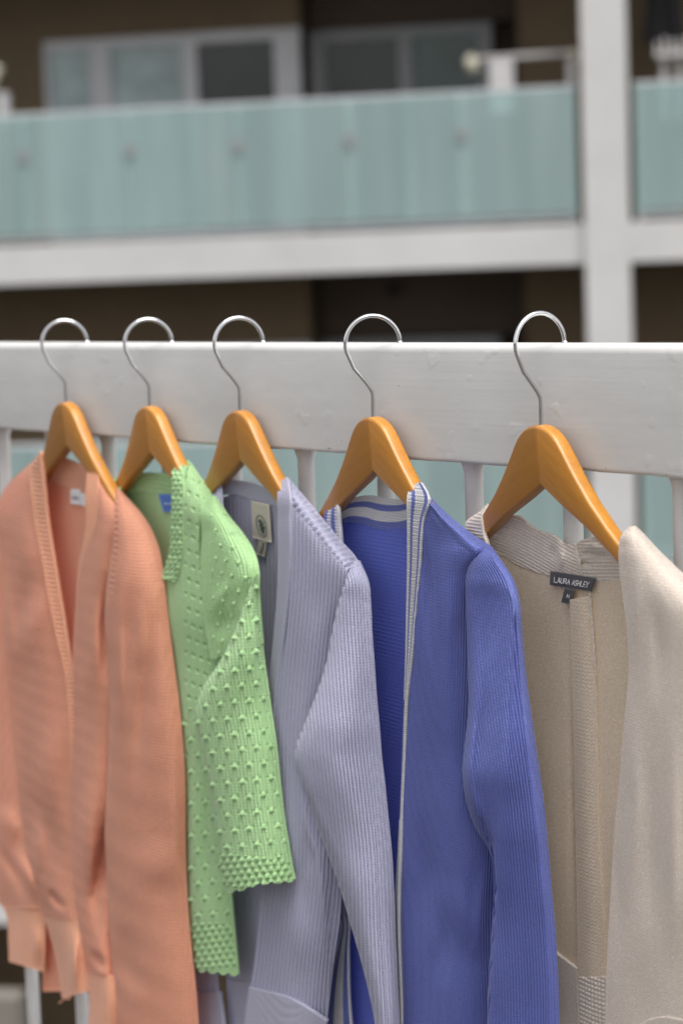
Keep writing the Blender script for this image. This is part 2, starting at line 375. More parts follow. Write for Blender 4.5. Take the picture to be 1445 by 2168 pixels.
# ------------------------------------------------------------------ knitwear: materials
def knit(name, col, pu, pv, bump=.0005, var=.20, sheen=.25, rough=.85, glitter=0, heather=.10, pat=1., thin=.18):
    """col linear; pu, pv = stitch pitch across and along in metres (UV is in metres)"""
    k = NT(name); uv = k.n('UVMap').outputs[0]; ob = k.coord('Object')
    s = k.n('SeparateXYZ'); k.l(uv, s.inputs[0])
    wob = k.math('MULTIPLY', k.noise(ob, 220, 2), pu*.9)
    wu = k.math('SINE', k.math('MULTIPLY', k.math('ADD', s.outputs[0], wob), 2*math.pi/pu))
    ph = k.math('MULTIPLY', k.math('ABSOLUTE', wu), 1.3)
    wv = k.math('SINE', k.math('ADD', k.math('MULTIPLY', k.math('ADD', s.outputs[1], wob), 2*math.pi/pv), ph))
    h = k.math('ADD', k.math('MULTIPLY', wu, .45), k.math('MULTIPLY', wv, .55))
    fz = k.noise(ob, 900, 2, .6)
    hh = k.math('ADD', k.math('MULTIPLY', h, pat), k.math('MULTIPLY', fz, .8))
    k.bump(hh, .6, bump*.8)
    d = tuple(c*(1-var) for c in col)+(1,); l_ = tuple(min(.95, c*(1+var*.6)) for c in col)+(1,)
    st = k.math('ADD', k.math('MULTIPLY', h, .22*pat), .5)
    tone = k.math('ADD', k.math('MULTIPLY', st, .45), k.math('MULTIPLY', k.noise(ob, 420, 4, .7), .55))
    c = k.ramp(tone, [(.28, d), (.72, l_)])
    hz = k.ramp(k.noise(ob, 14, 3, .5), [(.35, (1-heather*.5,)*3), (.65, (1, 1, 1))])
    c = k.mix(1.0, c, hz, 'MULTIPLY')
    if glitter:
        w = k.n('TexWhiteNoise'); q = k.n('VectorMath', operation='SNAP'); k.l(ob, q.inputs[0]); q.inputs[1].default_value = (.0008,)*3
        k.l(q.outputs[0], w.inputs['Vector'])
        g = k.math('GREATER_THAN', w.outputs['Value'], 1-glitter)
        c = k.mix(k.math('MULTIPLY', g, .65), c, (.95, .90, .80, 1))
        rr = k.math('SUBTRACT', rough, k.math('MULTIPLY', g, .55)); k.l(rr, k.p.inputs['Roughness'])
    else: k.set(Roughness=rough)
    k.l(c, k.p.inputs['Base Color'])
    k.p.inputs['Sheen Weight'].default_value = sheen; k.p.inputs['Sheen Roughness'].default_value = .5
    k.p.inputs['Specular IOR Level'].default_value = .2
    tl = k.n('BsdfTranslucent'); k.l(c, tl.inputs[0]); mx = k.n('MixShader'); mx.inputs[0].default_value = thin
    out = [q for q in k.t.nodes if q.type == 'OUTPUT_MATERIAL'][0]
    k.l(k.p.outputs[0], mx.inputs[1]); k.l(tl.outputs[0], mx.inputs[2]); k.l(mx.outputs[0], out.inputs[0])   # daylight glows through thin knitting
    return k.m
K = {}
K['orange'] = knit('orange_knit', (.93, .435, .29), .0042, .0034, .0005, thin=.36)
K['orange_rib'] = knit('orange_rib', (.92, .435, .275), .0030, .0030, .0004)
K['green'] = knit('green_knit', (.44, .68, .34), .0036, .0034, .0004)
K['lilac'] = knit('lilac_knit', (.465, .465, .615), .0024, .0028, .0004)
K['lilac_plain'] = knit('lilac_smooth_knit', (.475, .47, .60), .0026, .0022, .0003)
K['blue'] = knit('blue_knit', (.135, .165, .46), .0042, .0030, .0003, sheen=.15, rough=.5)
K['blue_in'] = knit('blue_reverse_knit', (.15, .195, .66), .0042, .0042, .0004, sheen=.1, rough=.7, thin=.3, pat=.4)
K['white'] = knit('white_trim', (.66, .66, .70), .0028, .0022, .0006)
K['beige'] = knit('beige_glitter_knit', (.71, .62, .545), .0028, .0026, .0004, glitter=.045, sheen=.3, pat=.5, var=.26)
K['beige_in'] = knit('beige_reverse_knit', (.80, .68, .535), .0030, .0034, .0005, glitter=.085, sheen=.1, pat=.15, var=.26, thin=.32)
K['tag_cream'] = plain('cream_label', (.52, .475, .41), .7, .04, 40)
K['tag_white'] = plain('white_label', (.70, .70, .72), .7, .04, 40)
K['tag_black'] = plain('black_label', (.075, .072, .076), .55, .08, 200)
K['tag_blue'] = plain('blue_label', (.065, .17, .52), .6, .05, 60)
K['ink_green'] = plain('green_ink', (.07, .11, .10), .7, .05, 40)
K['ink_grey'] = plain('grey_ink', (.16, .16, .17), .7, .05, 40)
K['ink_silver'] = plain('silver_thread', (.66, .65, .66), .5, .05, 40)
K['ink_pale'] = plain('pale_thread', (.35, .45, .70), .5, .05, 40)

# ------------------------------------------------------------------ knitwear: geometry
class Garment:
    def __init__(self, i, name, label, cat='cardigan'):
        th = TH[i]; self.eu = np.array([math.cos(th), -math.sin(th), 0]); self.ew = np.array([-math.sin(th), -math.cos(th), 0])
        self.ez = np.array([0, 0, 1.]); self.o = ORG[i]-self.ew*.008
        self.root = tag(empty(name, tuple(self.o)), label, cat, 'cardigans on wooden hangers')
    def at(self, X, Y, Wc):
        v = ray(X, Y); d = self.o@self.ew+np.asarray(Wc)/100
        return CAM+v*((d-CAM@self.ew)/(v@self.ew))[..., None]
def smooth_axis(A, n, axis):
    """Catmull-Rom resampling of a control net along one axis to n stations, evened out by chord length"""
    A = np.moveaxis(A, axis, 0); m = len(A)
    if m == 2:
        t = np.linspace(0, 1, n); R = A[0][None]*(1-t).reshape(-1, *[1]*(A.ndim-1))+A[1][None]*t.reshape(-1, *[1]*(A.ndim-1)); return np.moveaxis(R, 0, axis)
    ch = np.linalg.norm(np.diff(A[..., :2], axis=0), axis=-1).mean(axis=tuple(range(1, A.ndim-1)))
    k = np.concatenate([[0], np.cumsum(np.maximum(ch, 1e-6))]); T = np.linspace(0, k[-1], n)
    dx = np.diff(k).reshape(-1, *[1]*(A.ndim-1)); sl_ = np.diff(A, axis=0)/dx
    mt = np.empty_like(A); mt[0] = sl_[0]; mt[-1] = sl_[-1]
    w1, w2 = dx[1:], dx[:-1]; mt[1:-1] = (sl_[:-1]*w1+sl_[1:]*w2)/(w1+w2)
    i = np.clip(np.searchsorted(k, T, side='right')-1, 0, m-2); h = (k[i+1]-k[i]); t = ((T-k[i])/h)
    sh = (-1,)+(1,)*(A.ndim-1); t = t.reshape(sh); h = h.reshape(sh)
    R = (2*t**3-3*t**2+1)*A[i]+(t**3-2*t**2+t)*h*mt[i]+(-2*t**3+3*t**2)*A[i+1]+(t**3-t**2)*h*mt[i+1]
    return np.moveaxis(R, 0, axis)
def seg_dist(X, Y, pts):
    best = np.full(X.shape, 1e9); side = np.zeros(X.shape); tt = np.zeros(X.shape); L = 0
    pts = np.asarray(pts, float); tot = np.linalg.norm(np.diff(pts, axis=0), axis=1).sum()
    for a, b in zip(pts[:-1], pts[1:]):
        d = b-a; l = np.linalg.norm(d); t = np.clip(((X-a[0])*d[0]+(Y-a[1])*d[1])/l**2, 0, 1)
        dist = np.hypot(X-a[0]-t*d[0], Y-a[1]-t*d[1]); m = dist < best
        best = np.where(m, dist, best); side = np.where(m, np.sign((X-a[0])*d[1]-(Y-a[1])*d[0]), side); tt = np.where(m, (L+t*l)/tot, tt); L += l
    return best, side, tt
def lr(L, R, ws, cols=None):
    """control net from left and right outlines; ws = depths across (one list, or one per row)"""
    n = len(L); net = []
    for i in range(n):
        w = ws[i] if isinstance(ws[0], (list, tuple)) else ws
        kk = len(w); s = np.linspace(0, 1, kk) if cols is None else np.asarray(cols[i] if isinstance(cols[0], (list, tuple)) else cols)
        net.append([(L[i][0]*(1-a)+R[i][0]*a, L[i][1]*(1-a)+R[i][1]*a, q) for a, q in zip(s, w)])
    return net
def tube(L, R, wl, wr, d, peak=.5):
    """sleeve net: outlines L, R; edge depths wl, wr and belly d (numbers or one per row); the belly is rounded over at both edges"""
    n = len(L); S_ = np.array([0, .035, .11, .25, .45, .65, .82, .93, 1.0]); net = []
    g = lambda q, i: q[min(i, len(q)-1)] if isinstance(q, (list, tuple)) else q
    for i in range(n):
        a = g(peak, i); t = np.where(S_ < a, .5*S_/a, .5+.5*(S_-a)/(1-a)); b = np.where(t < .5, (1-np.abs(2*t-1)**2.4)**.62, 1-np.abs(2*t-1)**2.2)
        net.append([(L[i][0]*(1-q)+R[i][0]*q, L[i][1]*(1-q)+R[i][1]*q, g(wl, i)*(1-q)+g(wr, i)*q+g(d, i)*bb_) for q, bb_ in zip(S_, b)])
    return net
def cloth(G, name, net, mat, nu, nv, relief=None, folds=(), th=.0022, back=None, parent=None, mats=None, matfn=None, xyfn=None, rough_amp=.0, axis=0.0, fray=0):
    A = np.array(net, float); A = smooth_axis(smooth_axis(A, nv, 0), nu, 1)
    X, Y, Wd = A[..., 0].copy(), A[..., 1].copy(), A[..., 2].copy()
    S = np.broadcast_to(np.linspace(0, 1, nu), (nv, nu)); T = np.broadcast_to(np.linspace(0, 1, nv)[:, None], (nv, nu))
    if xyfn: X, Y = xyfn(X, Y, S, T)
    W0 = Wd.copy()
    for f in folds:
        pts, wd, amp = f[:3]; d, sd, tt = seg_dist(X, Y, pts)
        g = np.exp(-(d/wd)**2)*amp*np.sin(np.pi*tt)**1.7
        if len(f) > 3 and f[3]: g = g*np.where(sd*f[3] > 0, 1, np.exp(-(d/(wd*.25))**2))
        Wd = Wd+g
    if rough_amp:
        Wd = Wd+rough_amp*(np.sin(X*.031+Y*.011+1)*np.sin(Y*.017-X*.006)+.5*np.sin(X*.055-Y*.021))*np.clip(np.minimum(S, 1-S)*5, 0, 1)
    P = G.at(X, Y, Wd); u = (P-G.o)@G.eu; z = (P-G.o)@G.ez; w = (P-G.o)@G.ew
    ca_, sa_ = math.cos(axis), math.sin(axis); ua = u*ca_+z*sa_; va = -u*sa_+z*ca_
    gu = np.gradient(P, axis=1); gv = np.gradient(P, axis=0); N = np.cross(gu, gv); N /= np.linalg.norm(N, axis=-1)[..., None]+1e-12
    sgn = np.sign(((CAM-P)*N).sum(-1).mean()); N = N*sgn
    if relief is not None:
        du = np.linalg.norm(gu, axis=-1); arcU = np.cumsum(du, axis=1)-du[:, :1]
        hgt = np.clip(np.minimum(S, 1-S)*nu/7, 0, 1)*relief(dict(S=S, T=T, u=u, z=z, w=w, ua=ua, va=va, X=X, Y=Y, bx=X, by=Y+.12*X, bz=Y-.4*X, pxL=X-X[:, :1], pxR=X[:, -1:]-X, arc=arcU, arcR=arcU[:, -1:]-arcU))
        P = P+N*hgt[..., None]
    base = np.array(G.root.location if parent is None or parent is G.root else G.root.location)
    idx = np.arange(nv*nu).reshape(nv, nu)
    q = np.stack([idx[:-1, :-1], idx[1:, :-1], idx[1:, 1:], idx[:-1, 1:]], -1).reshape(-1, 4)
    if sgn < 0: pass
    else: q = q[:, ::-1]
    mi = (matfn(S, T, X, Y)[:-1, :-1].reshape(-1) if matfn else np.zeros(len(q), int)).astype(int)
    # second layer: the cloth's other face, or the far side of a sleeve; drawn coarser
    cu = max(1, (nu-1)//max(6, min(nu-1, 24))); cv = max(1, (nv-1)//max(6, min(nv-1, 60)))
    iu = np.unique(np.concatenate([np.arange(0, nu, cu), [nu-1]])); iv = np.unique(np.concatenate([np.arange(0, nv, cv), [nv-1]]))
    Xb, Yb = X[np.ix_(iv, iu)], Y[np.ix_(iv, iu)]; Sb = S[np.ix_(iv, iu)]
    if back is not None:
        Wb = W0[:, :1][iv]*(1-Sb)+W0[:, -1:][iv]*Sb-back*np.sin(np.pi*Sb)**.8
        Wb = np.minimum(Wb, W0[np.ix_(iv, iu)]-.05)
        B = G.at(Xb, Yb, Wb)
    else: B = (G.at(X, Y, Wd)-N*th)[np.ix_(iv, iu)]
    nb_v, nb_u = B.shape[:2]; o = nv*nu; jd = o+np.arange(nb_v*nb_u).reshape(nb_v, nb_u)
    qb = np.stack([jd[:-1, :-1], jd[:-1, 1:], jd[1:, 1:], jd[1:, :-1]], -1).reshape(-1, 4)
    if sgn > 0: qb = qb[:, ::-1]
    faces = q.tolist()+qb.tolist(); mi = np.concatenate([mi, np.zeros(len(qb), int)]).tolist()
    def rim(front, backi, at):                       # stitch the fine front border to the coarse back border with fans
        for a in range(len(at)-1):
            i0, i1 = at[a], at[a+1]; mid = [front[k] for k in range(i0, i1+1)]
            faces.append([*mid, backi[a+1], backi[a]]); mi.append(0)
    rim(idx[0], jd[0], iu); rim(idx[-1], jd[-1], iu); rim(idx[:, 0], jd[:, 0], iv); rim(idx[:, -1], jd[:, -1], iv)
    me = bpy.data.meshes.new(name)
    allP = np.concatenate([P.reshape(-1, 3), B.reshape(-1, 3)])-base
    me.from_pydata(allP.tolist(), [], [list(map(int, f)) for f in faces])
    for m_ in (mats or [mat]): me.materials.append(m_)
    me.polygons.foreach_set('material_index', mi); me.polygons.foreach_set('use_smooth', [True]*len(me.polygons))
    uvl = me.uv_layers.new(name='UVMap')
    uu = np.concatenate([ua.reshape(-1), ua[np.ix_(iv, iu)].reshape(-1)]); vv = np.concatenate([va.reshape(-1), va[np.ix_(iv, iu)].reshape(-1)])
    li = np.empty(len(me.loops), int); me.loops.foreach_get('vertex_index', li)
    uvl.data.foreach_set('uv', np.stack([uu[li], vv[li]], -1).reshape(-1))
    me.update()
    ob = link_obj(name, me, parent if parent is not None else G.root)
    return ob
def ribs(key, pitch, depth, sharp=None, phase=0.):
    def f(d):
        c = d[key]; x = (c/pitch+phase) % 1.0; x = np.minimum(x, 1-x)*pitch
        if sharp: return -depth*np.exp(-(x/sharp)**2)
        return depth*.5*(np.cos(2*np.pi*c/pitch)-1)
    return f
def over_shoulder(f, pts, band, k):
    """ribs that turn over the shoulder ridge: within the band they lean towards the back"""
    def g(d):
        dist = seg_dist(d['X'], d['Y'], pts)[0]; e = dict(d); e['pxL'] = d['pxL']-k*np.maximum(0, band-dist)**1.3/band**.3; return f(e)
    return g
def addf(*fs): return lambda d: sum(f(d) for f in fs)
def bobbles(pu, pv, r, h, ku='ua', kv='va', mask=None, u0=0., v0=0.):
    def f(d):
        U = d[ku]+u0; Vv = d[kv]+v0; row = np.floor(Vv/pv); y = Vv-(row+.5)*pv
        x = ((U/pu+.5*(row % 2)) % 1.0-.5)*pu
        jx = (np.sin(row*12.9+np.floor(U/pu+.5*(row % 2))*78.2)*43758.5 % 1-.5)
        x = x+jx*pu*.045; y = y+jx*pv*.05
        b = h*(.8+.4*np.abs(jx))*np.exp(-((x/r)**2+(y/r)**2)**1.5)
        pit = -abs(h)*.55*(np.exp(-(((x-1.35*r)/(r*.5))**2+((y+.5*r)/(r*.8))**2))+np.exp(-(((x+1.35*r)/(r*.5))**2+((y+.5*r)/(r*.8))**2)))
        o = (b+(pit if h > 0 else 0))*np.clip((1-d['S'])/.06-.4, 0, 1)
        return o if mask is None else o*mask(d)
    return f
def patch(G, name, quad, w, mat, parent, th=.0008, wave=0., n=10, lean=0.):
    """a sewn-in label: quad of photo points TL, TR, BR, BL at depth w"""
    L = [quad[0], tuple((np.array(quad[0])+quad[3])/2), quad[3]]; R = [quad[1], tuple((np.array(quad[1])+quad[2])/2), quad[2]]
    return cloth(G, name, lr(L, R, [[w, w+wave*.3, w], [w+lean*.5+wave, w+lean*.5, w+lean*.5+wave], [w+lean, w+lean-wave, w+lean+wave]]), mat, n, n, th=th, parent=parent)
def strokes(G, name, quad, w, segs, mat, parent, lw=.0005):
    """print or stitching on a label: polylines in label coordinates 0..1 (x right, y down), as thin raised threads"""
    q = [np.array(p, float) for p in quad]; m = MB()
    for s in segs:
        pts = []
        for x, y in s:
            p = (q[0]*(1-x)+q[1]*x)*(1-y)+(q[3]*(1-x)+q[2]*x)*y; pts.append(G.at(np.array(p[0]), np.array(p[1]), w)-np.array(G.root.location))
        if len(pts) > 1: m.tube(pts, lw, 5)
    return m.build(name, mat, parent)
GL = {'A': [[(0, 1), (.5, 0), (1, 1)], [(.2, .62), (.8, .62)]], 'E': [[(1, 0), (0, 0), (0, 1), (1, 1)], [(0, .5), (.8, .5)]], 'H': [[(0, 0), (0, 1)], [(1, 0), (1, 1)], [(0, .5), (1, .5)]],
      'L': [[(0, 0), (0, 1), (1, 1)]], 'M': [[(0, 1), (.05, 0), (.5, .7), (.95, 0), (1, 1)]], 'R': [[(0, 1), (0, 0), (.7, 0), (.95, .22), (.7, .5), (0, .5)], [(.55, .5), (1, 1)]],
      'S': [[(.95, .12), (.6, 0), (.2, .05), (.05, .25), (.3, .45), (.75, .55), (.95, .78), (.7, .98), (.3, 1), (0, .86)]], 'U': [[(0, 0), (0, .75), (.3, 1), (.7, 1), (1, .75), (1, 0)]], 'Y': [[(0, 0), (.5, .5), (1, 0)], [(.5, .5), (.5, 1)]]}
def word(txt, x0, x1, y0, y1, gap=.3):
    n = len(txt); cw = (x1-x0)/(n+gap*(n-1)); out = []
    for i, ch in enumerate(txt):
        for s in GL.get(ch, []):
            a = x0+i*cw*(1+gap); out.append([(a+p[0]*cw, y0+p[1]*(y1-y0)) for p in s])
    return out

# ------------------------------------------------------------------ the orange cardigan
G = Garment(0, 'orange_cardigan', 'soft orange V-neck cardigan with long sleeves, leftmost on the rail'); m = K['orange']; mr = K['orange_rib']
o = cloth(G, 'back_panel', [[(75, 1020, .2), (108, 1016, -1.0), (150, 1034, -1.3), (200, 1040, -.9)], [(75, 1200, -.6), (110, 1200, -1.2), (160, 1200, -1.3), (215, 1200, -1.0)],
     [(80, 1500, -1), (120, 1500, -1.2), (170, 1500, -1.3), (230, 1500, -1)], [(90, 2100, -1), (130, 2100, -1.2), (180, 2100, -1.3), (240, 2150, -1)]], m, 60, 100, relief=ribs('z', .0042, .0004))
cloth(G, 'neckband', [[(72, 990, .5), (104, 968, -.8), (134, 969, -1.2), (162, 981, -1.2), (205, 1003, -.6)], [(75, 1018, .35), (106, 1006, -.8), (140, 1010, -1.15), (165, 1018, -1.15), (203, 1026, -.7)],
     [(78, 1030, .2), (108, 1022, -.85), (150, 1036, -1.15), (180, 1041, -1.15), (200, 1045, -.8)]], mr, 90, 24, relief=ribs('u', .0048, .0010), th=.004)
lb = patch(G, 'label', [(149, 1036), (170, 1037), (169, 1068), (150, 1066)], -1.0, K['tag_white'], G.root)
strokes(G, 'lettering', [(149, 1036), (170, 1037), (169, 1068), (150, 1066)], -.96, [[(.15, .55), (.3, .5), (.4, .56), (.55, .5), (.8, .55)], [(.2, .62), (.75, .62)]], K['ink_grey'], lb, .0006)
patch(G, 'size_tab', [(170, 1044), (182, 1047), (180, 1072), (171, 1068)], -1.02, K['tag_white'], lb)
lL = [(70, 976), (20, 1022), (-8, 1085), (2, 1170), (6, 1250), (5, 1340), (14, 1440), (30, 1600), (45, 1750), (62, 1860), (95, 1945)]
lR = [(84, 957), (86, 1010), (96, 1090), (106, 1170), (118, 1240), (130, 1320), (148, 1425), (163, 1580), (170, 1750), (173, 1870), (180, 1950)]
lf = cloth(G, 'front_panel', lr(lL, lR, [[.2, .6, .9], [-.2, 1.0, 1.2], [.2, 1.6, 1.2]]+[[.5, 2.1, 1.3]]*8), m, 110, 520, relief=ribs('z', .0040, .0009),
     folds=[([(12, 1180), (22, 1350), (30, 1480)], 13, 0.58), ([(70, 1180), (50, 1300), (38, 1380)], 21, -0.41), ([(60, 1640), (110, 1780), (130, 1900)], 23, -0.58), ([(98, 1240), (60, 1330), (40, 1420)], 25, 0.41), ([(85, 1700), (78, 1850), (100, 1930)], 13, 0.49), ([(102, 1880), (120, 1910), (138, 1928)], 7, -0.73), ([(120, 1500), (100, 1640), (95, 1760)], 32, 0.49)], rough_amp=.06)
cloth(G, 'hem', lr([(94, 1943), (118, 2030), (131, 2114)], [(181, 1950), (186, 2040), (188, 2098)], [[.5, 2.0, 1.4], [.6, 2.2, 1.4], [.7, 2.3, 1.5]]), mr, 90, 60, relief=ribs('u', .0042, .0007), folds=[([(160, 1960), (158, 2040), (160, 2110)], 10, 0.65)], th=.004)
pl = cloth(G, 'placket', lr([(62, 990), (66, 1040), (74, 1100), (90, 1190), (104, 1270), (120, 1350), (136, 1420), (146, 1520), (150, 1660)], [(85, 955), (91, 1010), (99, 1090), (113, 1180), (127, 1265), (140, 1345), (152, 1430), (160, 1520), (164, 1660)], [[.9, 1.25], [1.45, 1.35], [1.7, 1.4], [1.95, 1.5], [2.05, 1.55], [2.0, 1.55], [1.8, 1.45], [1.7, 1.35], [1.6, 1.3]]), mr, 26, 420, relief=ribs('z', .0056, .0022), th=.004)
cloth(G, 'sleeve', lr([(-70, 1085), (-130, 1150), (-140, 1300), (-130, 1450), (-100, 1600), (-65, 1750), (-32, 1850), (4, 1922)], [(8, 1050), (16, 1110), (22, 1280), (28, 1450), (50, 1600), (75, 1760), (92, 1850), (98, 1925)], [[-.3, .4, 0]]+[[-.3, .9, .1]]*7), m, 70, 160, relief=ribs('z', .0040, .0005), back=.9,
      folds=[([(-10, 1780), (40, 1860), (60, 1910)], 12, -0.65), ([(30, 1800), (70, 1880), (92, 1915)], 17, 0.73), ([(0, 1700), (40, 1790)], 21, 0.49)], rough_amp=.05)
cloth(G, 'cuff', lr([(5, 1920), (14, 1940), (17, 1990), (19, 2036)], [(97, 1918), (96, 1945), (96, 2000), (94, 2059)], [[-.2, .7, .05], [-.1, .75, .05], [-.1, .8, .05], [-.1, .8, .05]]), mr, 70, 50, relief=ribs('u', .0040, .0006), back=.9, folds=[([(76, 1950), (80, 2000), (82, 2050)], 10, 0.41)])
rL = [(187, 988), (181, 1050), (182, 1110), (168, 1190), (158, 1300), (152, 1420), (149, 1520), (148, 1650), (149, 1780), (155, 1900), (166, 1990), (183, 2060)]
rR = [(206, 978), (242, 1028), (258, 1090), (258, 1170), (250, 1280), (252, 1400), (255, 1520), (250, 1650), (248, 1780), (248, 1900), (250, 1990), (256, 2070)]
cloth(G, 'front_panel', lr(rL, rR, [[.6, .6, -.3], [1.2, 1.3, -.3], [1.4, 1.9, 1.2]]+[[1.3, 2.3, .6]]*4+[[1.6, 2.6, .3]]*5), m, 110, 520, relief=ribs('z', .0040, .0009),
      folds=[([(236, 1690), (222, 1800), (204, 1900), (206, 2020)], 17, -1.31), ([(190, 1640), (182, 1760), (178, 1900)], 17, 0.73), ([(205, 1250), (196, 1380), (170, 1520)], 23, 0.41), ([(228, 1200), (222, 1330), (226, 1460)], 13, -0.58), ([(190, 2010), (205, 2030), (222, 2060)], 9, -0.49)], rough_amp=.06)
cloth(G, 'hem', lr([(183, 2058), (189, 2110), (184, 2200)], [(257, 2068), (262, 2120), (262, 2205)], [[1.55, 2.4, .9], [1.6, 2.6, 1.0], [1.6, 2.6, 1.0]]), mr, 70, 50, relief=ribs('u', .0042, .0007), th=.004)
cloth(G, 'placket', lr([(184, 992), (180, 1050), (181, 1110), (167, 1190), (160, 1270)], [(208, 979), (206, 1045), (203, 1110), (183, 1190), (164, 1270)], [[.8, .7], [1.4, 1.5], [1.5, 1.75], [1.35, 1.5], [1.3, 1.3]]), mr, 26, 360,
      relief=lambda d: .0012*np.cos(2*np.pi*(d['z']+d['u']*.9)/.0056)*np.clip((1180-d['Y'])/80, .1, 1), th=.004)
cloth(G, 'sleeve', tube([(246, 1032), (240, 1090), (236, 1160), (225, 1240), (221, 1320), (228, 1400), (231, 1500), (226, 1650), (221, 1760), (228, 1880), (232, 1980), (240, 2070), (250, 2200)],
      [(258, 1041), (305, 1094), (335, 1155), (349, 1240), (358, 1320), (368, 1400), (381, 1500), (392, 1650), (393, 1790), (397, 1900), (405, 2000), (415, 2090), (424, 2220)],
      [.3, 1.2, 1.5, 1.6], [-.3, -.5, -.3, .3], [.2, .9, 1.5, 2.0], .38), m, 120, 640, relief=addf(ribs('z', .0037, .0010), lambda d: -.0016*np.exp(-((d['S']-.08)/.035)**2)*(.5+.5*np.sin(d['z']*900))*np.clip((1270-d['Y'])/60, 0, 1)), back=1.4,
      folds=[([(262, 1200), (252, 1330), (254, 1480), (248, 1600)], 10, 0.49), ([(330, 1290), (312, 1430), (296, 1560), (288, 1700)], 17, -0.49), ([(300, 1250), (296, 1350), (290, 1430)], 12, 0.19), ([(360, 1480), (366, 1700), (372, 1950)], 23, 0.36), ([(250, 1950), (270, 2050), (300, 2120)], 25, -0.49), ([(340, 1760), (330, 1900)], 37, 0.32)], rough_amp=.05)
stub = None

# ------------------------------------------------------------------ the green cardigan
G = Garment(1, 'green_cardigan', 'light green cardigan knitted with raised bobbles and scalloped crochet edges'); m = K['green']
fine = ribs('X', 6.5, .0006)
bob_b = bobbles(17., 31., 3.8, -.0030, 'bx', 'bz')
scal = lambda amp, n, frm, sgn=1: (lambda X, Y, S, T: (X, Y+sgn*amp*np.abs(np.sin(np.pi*S*n))*np.clip((T-frm)/(1-frm), 0, 1)))
cloth(G, 'back_panel', [[(225, 1050, -.2), (300, 1041, -1.1), (400, 1040, -.9)], [(240, 1150, -.9), (320, 1150, -1.3), (410, 1150, -1)], [(290, 1400, -1.2), (360, 1400, -1.3), (430, 1400, -1.1)], [(340, 2040, -1), (410, 2040, -1), (470, 2040, -1)]], m, 90, 160, relief=fine)
cloth(G, 'neckband', [[(228, 1022, .3), (262, 1010, -.7), (305, 1003, -1.15), (360, 1007, -1.15), (400, 1008, -.7)], [(225, 1054, 0), (262, 1046, -.7), (305, 1043, -1.05), (360, 1044, -1.05), (400, 1045, -.8)]], m, 170, 40,
      relief=bobbles(.0058, .0050, .0018, .0015), th=.004, xyfn=lambda X, Y, S, T: (X, Y-3.5*np.abs(np.sin(np.pi*S*17))*(1-T)**3))
lb = patch(G, 'label', [(335, 1047), (372, 1046), (370, 1083), (346, 1084)], -.92, K['tag_blue'], G.root)
strokes(G, 'lettering', [(335, 1047), (372, 1046), (370, 1083), (346, 1084)], -.86, [[(.2, .62), (.28, .45), (.33, .62), (.42, .5), (.46, .62), (.56, .48), (.6, .62), (.7, .5), (.8, .6)]], K['ink_pale'], lb, .0006)
cloth(G, 'front_panel', lr([(243, 1012), (236, 1034), (232, 1120), (240, 1400), (260, 1800), (300, 2050)], [(258, 1004), (254, 1032), (262, 1120), (330, 1400), (390, 1800), (410, 2045)], [[.3, .3], [1.0, 1.0], [.7, .7], [.3, .3], [.3, .3], [.3, .3]]), m, 60, 120, relief=fine)
gL = [(374, 978), (368, 1000), (367, 1045), (365, 1110), (362, 1165), (353, 1222), (346, 1300), (358, 1400), (368, 1500), (376, 1600), (383, 1750), (392, 1900), (402, 1985), (415, 2052)]
gR = [(400, 974), (427, 1012), (449, 1047), (455, 1110), (455, 1150), (455, 1220), (460, 1300), (466, 1400), (470, 1480), (480, 1600), (486, 1750), (489, 1880), (497, 1975), (505, 2062)]
def hemmask(y0): return lambda d: (d['Y']+(d['X']-460)*-.12 > y0).astype(float)
cloth(G, 'front_panel', lr(gL, gR, [[.2, .3, -.2, -.6], [1.0, .9, .4, -.7], [1.4, 1.5, 1.0, -.6], [1.4, 1.7, 1.5, 1.0]]+[[1.3, 1.7, 1.6, 1.0]]*3+[[.9, 1.4, 1.1, .4]]*7), m, 170, 900,
      relief=addf(fine, lambda d: bob_b(d)*(d['Y'] < 1960)*(d['Y'] < 1500)*np.clip((d['X']-388)/10, 0, 1), lambda d: bobbles(31., 34., 4.6, .0030, 'bx', 'by')(d)*(d['Y'] >= 1500)*(d['Y'] < 1950), lambda d: bobbles(15., 13., 5.0, .0026, 'bx', 'by')(d)*(d['Y'] >= 1955)*(d['Y'] < 2050)),
      folds=[([(432, 1620), (436, 1800), (440, 1950)], 9, -.3), ([(405, 1600), (410, 1800), (420, 2000)], 10, .25), ([(440, 1060), (428, 1080), (428, 1240)], 6, -.5), ([(400, 1040), (405, 1130)], 14, .2)], xyfn=scal(7, 4, .985), rough_amp=.04)
cloth(G, 'placket', lr([(371, 978), (366, 1000), (365, 1045), (363, 1110), (360, 1165), (351, 1205), (350, 1228)], [(392, 985), (387, 1010), (387, 1045), (386, 1110), (385, 1165), (378, 1210), (372, 1232)], [[.5, .6], [1.35, 1.3], [1.65, 1.7], [1.65, 1.85], [1.6, 1.85], [1.6, 1.85], [1.6, 1.8]]), m, 50, 300,
      relief=addf(bobbles(10., 10.5, 3.6, .0020, 'pxL', 'Y'), lambda d: -.0022*np.exp(-((d['S']-.92)/.10)**2)), th=.004, xyfn=lambda X, Y, S, T: (X-3.2*np.abs(np.sin(np.pi*T*16))*(1-S)**2-8*np.exp(-((T-.96)/.05)**2)*(1-S), Y))
sv = ribs('pxR', 7.6, .0010)
sv2 = ribs('arcR', .0052, .0016, .0011)
